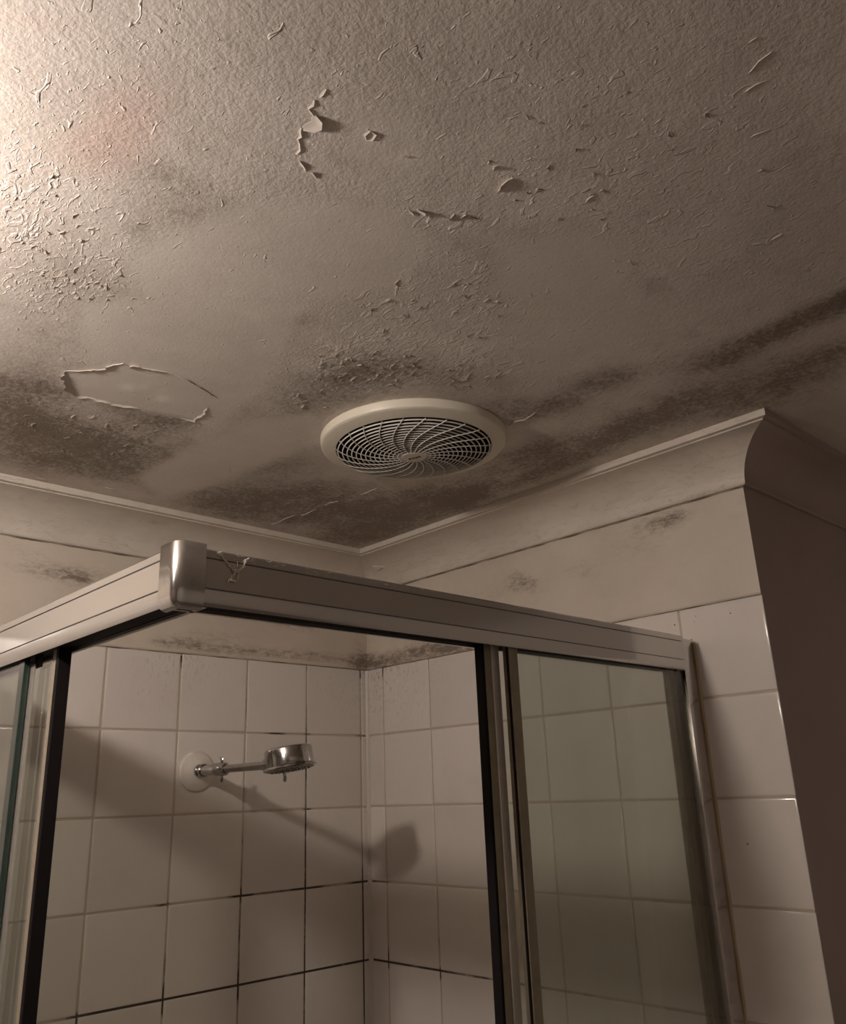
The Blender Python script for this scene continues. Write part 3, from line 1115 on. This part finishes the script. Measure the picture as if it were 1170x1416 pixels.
# bottom rails and the tray (below the picture)
bm = bmesh.new()
box(bm, XO + .002, -0.002, YO, YO + .04, 0.06, 0.09, .002)
box(bm, XO, XO + .04, YO + .002, -0.002, 0.06, 0.09, .002)
part('sill_rail', bm, M['rail'], scr)
tr = thing('shower_tray', 'white shower tray under the corner screen', 'shower tray', (-0.47, -0.42, 0.0))
bm = bmesh.new()
box(bm, XO - .02, -0.002, YO - .02, -0.002, 0.0, 0.06, .006)
part('tray_body', bm, M['tray'], tr)


# sliding doors (the inner channel)
def sliding_door(axis, a0, a1, label):
    """axis 'x': in the front opening, 'y': in the side opening; a0 = free edge, a1 = wall edge"""
    base = (a0, YO + .027, 0.09) if axis == 'x' else (XO + .027, a0, 0.09)
    d = thing('sliding_door', label, 'shower door', base, 'sliding shower doors')

    def bx(p0, p1, q0, q1, z0, z1, bev=.0008):
        bm = bmesh.new()
        if axis == 'x':
            box(bm, p0, p1, YO + q0, YO + q1, z0, z1, bev, 1)
        else:
            box(bm, XO + q0, XO + q1, p0, p1, z0, z1, bev, 1)
        return bm
    z0, z1 = 0.092, RZ0 + .011
    part('glass_pane', bx(a0 + .012, a1 - .012, .0265, .0305, z0 + .004, z1 - .002, 0), M['glass'], d, smooth_=False)
    s0, s1, s2 = (.0050, .0125, .0270) if axis == 'x' else (.0080, .0040, .0150)
    part('seal', bx(a0 - s0, a0, .0215 if axis == 'x' else .0190, .0345, z0, z1), M['black'], d)
    part('stile', bx(a0, a0 + s1, .0220, .0345, z0, z1), M['bronze'], d)
    o_ = part('stile', bx(a0 + s1, a0 + s2, .0210, .0345, z0, z1), M['alu' if axis == 'x' else 'tan'], d)
    o_['label'] = 'pale aluminium half of the stile'
    part('stile', bx(a1 - .016, a1, .0220, .0345, z0, z1), M['bronze'], d)
    if axis == 'x':
        return d
    b2 = bx(a0 + .05, a0 + .075, .0215, .0225, z1 - .022, z1 + .0, 0)
    part('roller_bracket', b2, M['black'], d)
    return d


sliding_door('x', -0.4965, -0.046, 'sliding glass door parked behind the front fixed panel by the wall jamb')
sliding_door('y', -0.519, -0.036, 'sliding glass door of the left side opening with a black edge seal')
# pale strip standing off the side glass edge
bm = bmesh.new()
box(bm, XO + .0190, XO + .0205, FY - .0185, FY + .0015, PZ0, RZ0 - .006, 0)
part('cover_strip', bm, M['alu'], scr)

# ------------------------------------------------------------------ cobweb on the front rail
cw = thing('cobweb', 'small dusty cobweb clinging to the front head rail beside the corner cap', 'cobweb', tuple(hit(325, 790, 1, YO)))
bm = bmesh.new()


def web(pts, r=.0004, n=5, wob=.0012):
    P = [Vector(hit(a, b_, 1, YO - .0010)) for a, b_ in pts]
    out = []
    for a, b_ in zip(P, P[1:]):
        for i in range(n):
            q = a.lerp(b_, i / n)
            q += Vector((random.uniform(-1, 1) * wob, random.uniform(-1, .2) * wob, random.uniform(-1, 1) * wob))
            out.append(q)
    out.append(P[-1])
    tube(bm, out, [r * random.uniform(.6, 1.4) for _ in out], 5)


for _ in range(3):
    web([(304, 764), (309, 773), (316, 781), (322, 788), (326, 791)])
    web([(343, 772), (337, 780), (333, 787), (326, 791)])
    web([(326, 790), (321, 797), (319, 803), (326, 804)])
web([(320, 778), (325, 787), (330, 792)])
web([(328, 776), (328, 784)])
web([(331, 790), (329, 800), (324, 806)])
web([(318, 800), (315, 806)])
web([(304, 762), (306, 768), (301, 766)])
part('threads', bm, M['web'], cw)
# dust lying on the rail's top lip
bm = bmesh.new()
for i in range(46):
    x = -0.88 + 0.30 * random.random() ** 1.5
    z = RZ1 - random.uniform(0.0, .007)
    a = random.uniform(-.6, .6)
    l = random.uniform(.001, .004)
    tube(bm, [(x, YO - .0004, z), (x + l * math.cos(a), YO - .0007, z + l * math.sin(a) * .5)], .00025, 4)
o = part('dust_fluff', bm, M['web'], cw)
o['kind'] = 'stuff'

# ------------------------------------------------------------------ shower head
RX, RZ = -0.434, 1.777
sh = thing('wall_shower', 'chrome shower head on a straight arm from a white wall flange', 'shower head', (RX, 0, RZ))
bm = bmesh.new()
lathe(bm, (RX, 0.0, RZ), (0, -1, 0), [(0, .0385), (.0006, .0390), (.0012, .0380), (.0012, .0368), (.005, .0368), (.0065, .0350), (.0072, .0330), (.0082, .027), (.0125, .0205), (.014, .014), (.014, 0)], 64)
part('wall_flange', bm, M['rose'], sh)
bm = bmesh.new()
lathe(bm, (RX, -.008, RZ), (0, -1, 0), [(0, .0105), (.004, .0125), (.012, .0125), (.014, .0105), (.018, .0105), (.020, .0125), (.024, .0125), (.026, .0100),
                                        (.062, .0095), (.068, .0118), (.098, .0118), (.102, .0095), (.106, 0)], 24)
el = part('swivel_elbow', bm, M['chrome2'], sh)


def wing(name, y, z, dz, par):
    bm = bmesh.new()
    tube(bm, [(RX, y, z), (RX, y, z + dz * .6)], .0028, 8)
    tube(bm, [(RX, y - .0015, z + dz * .55), (RX, y - .001, z + dz * .8), (RX, y + .001, z + dz)], [.003, .0045, .0035], 8, flat=.5)
    return part(name, bm, M['chrome2'], par)


wing('wing_lever', -.094, RZ, .022, el)
wing('wing_lever', -.096, RZ, -.022, el)
bm = bmesh.new()
tube(bm, [(RX, -.09, RZ), (RX, -.16, RZ), (RX, -.248, RZ)], .0072, 20)
part('arm', bm, M['chrome2'], sh)
bm = bmesh.new()
lathe(bm, (RX, -.242, RZ), (0, -1, 0), [(0, 0), (0, .0095), (.003, .0125), (.014, .0125), (.017, .009), (.024, .008), (.026, 0)], 20)
part('swivel_nut', bm, M['chrome2'], sh)
# head: short drum, tilted outwards
HC = Vector((RX + .002, -.308, RZ + .0050))
ax = Vector((0.08, -0.12, -1.0)).normalized()
bm = bmesh.new()
lathe(bm, HC - ax * .014, ax, [(-.007, 0), (-.007, .036), (-.0055, .0395), (-.003, .0405), (.022, .0405), (.024, .0440), (.0265, .0450), (.028, .0440), (.0285, .040)], 64)
hd = part('drum', bm, M['chrome2'], sh)
bm = bmesh.new()
lathe(bm, HC - ax * .014, ax, [(.024, .0405), (.0285, .0405), (.0295, .037), (.0300, 0)], 64)
fc = part('spray_face', bm, M['faceplate'], sh)
bm = bmesh.new()
_, xa, ya = frame_of(ax)
for rr, n in ((.008, 6), (.016, 12), (.024, 18), (.032, 24)):
    for k in range(n):
        a = 2 * PI * k / n
        c_ = HC + ax * .0158 + (xa * math.cos(a) + ya * math.sin(a)) * rr
        lathe(bm, c_, ax, [(0, .0010), (.0012, .0008), (.0014, 0)], 6)
part('spray_nozzles', bm, M['label'], fc)['kind'] = 'stuff'
bm = bmesh.new()
tube(bm, [(RX, -.266, RZ - .002), (RX + .001, -.276, RZ), (RX + .002, -.290, RZ + .002)], [.0095, .0105, .011], 16)
part('neck', bm, M['chrome2'], sh)
wing('wing_lever', -.298, RZ - .010, -.018, sh)

# ------------------------------------------------------------------ ceiling lamp (just outside the picture)
lp = thing('ceiling_lamp', 'small round ceiling lamp glowing warm outside the left edge', 'lamp', (LAMP[0], LAMP[1], ZC))
bm = bmesh.new()
lathe(bm, (LAMP[0], LAMP[1], ZC), down, [(0, 0), (0, .05), (.012, .05), (.018, .042), (.05, .026), (.05, 0)], 40)
part('lamp_base', bm, M['fan'], lp)
bm = bmesh.new()
bmesh.ops.create_uvsphere(bm, u_segments=32, v_segments=20, radius=LAMP_R)
bmesh.ops.translate(bm, verts=bm.verts, vec=LAMP)
part('lamp_globe', bm, M['lamp'], lp)
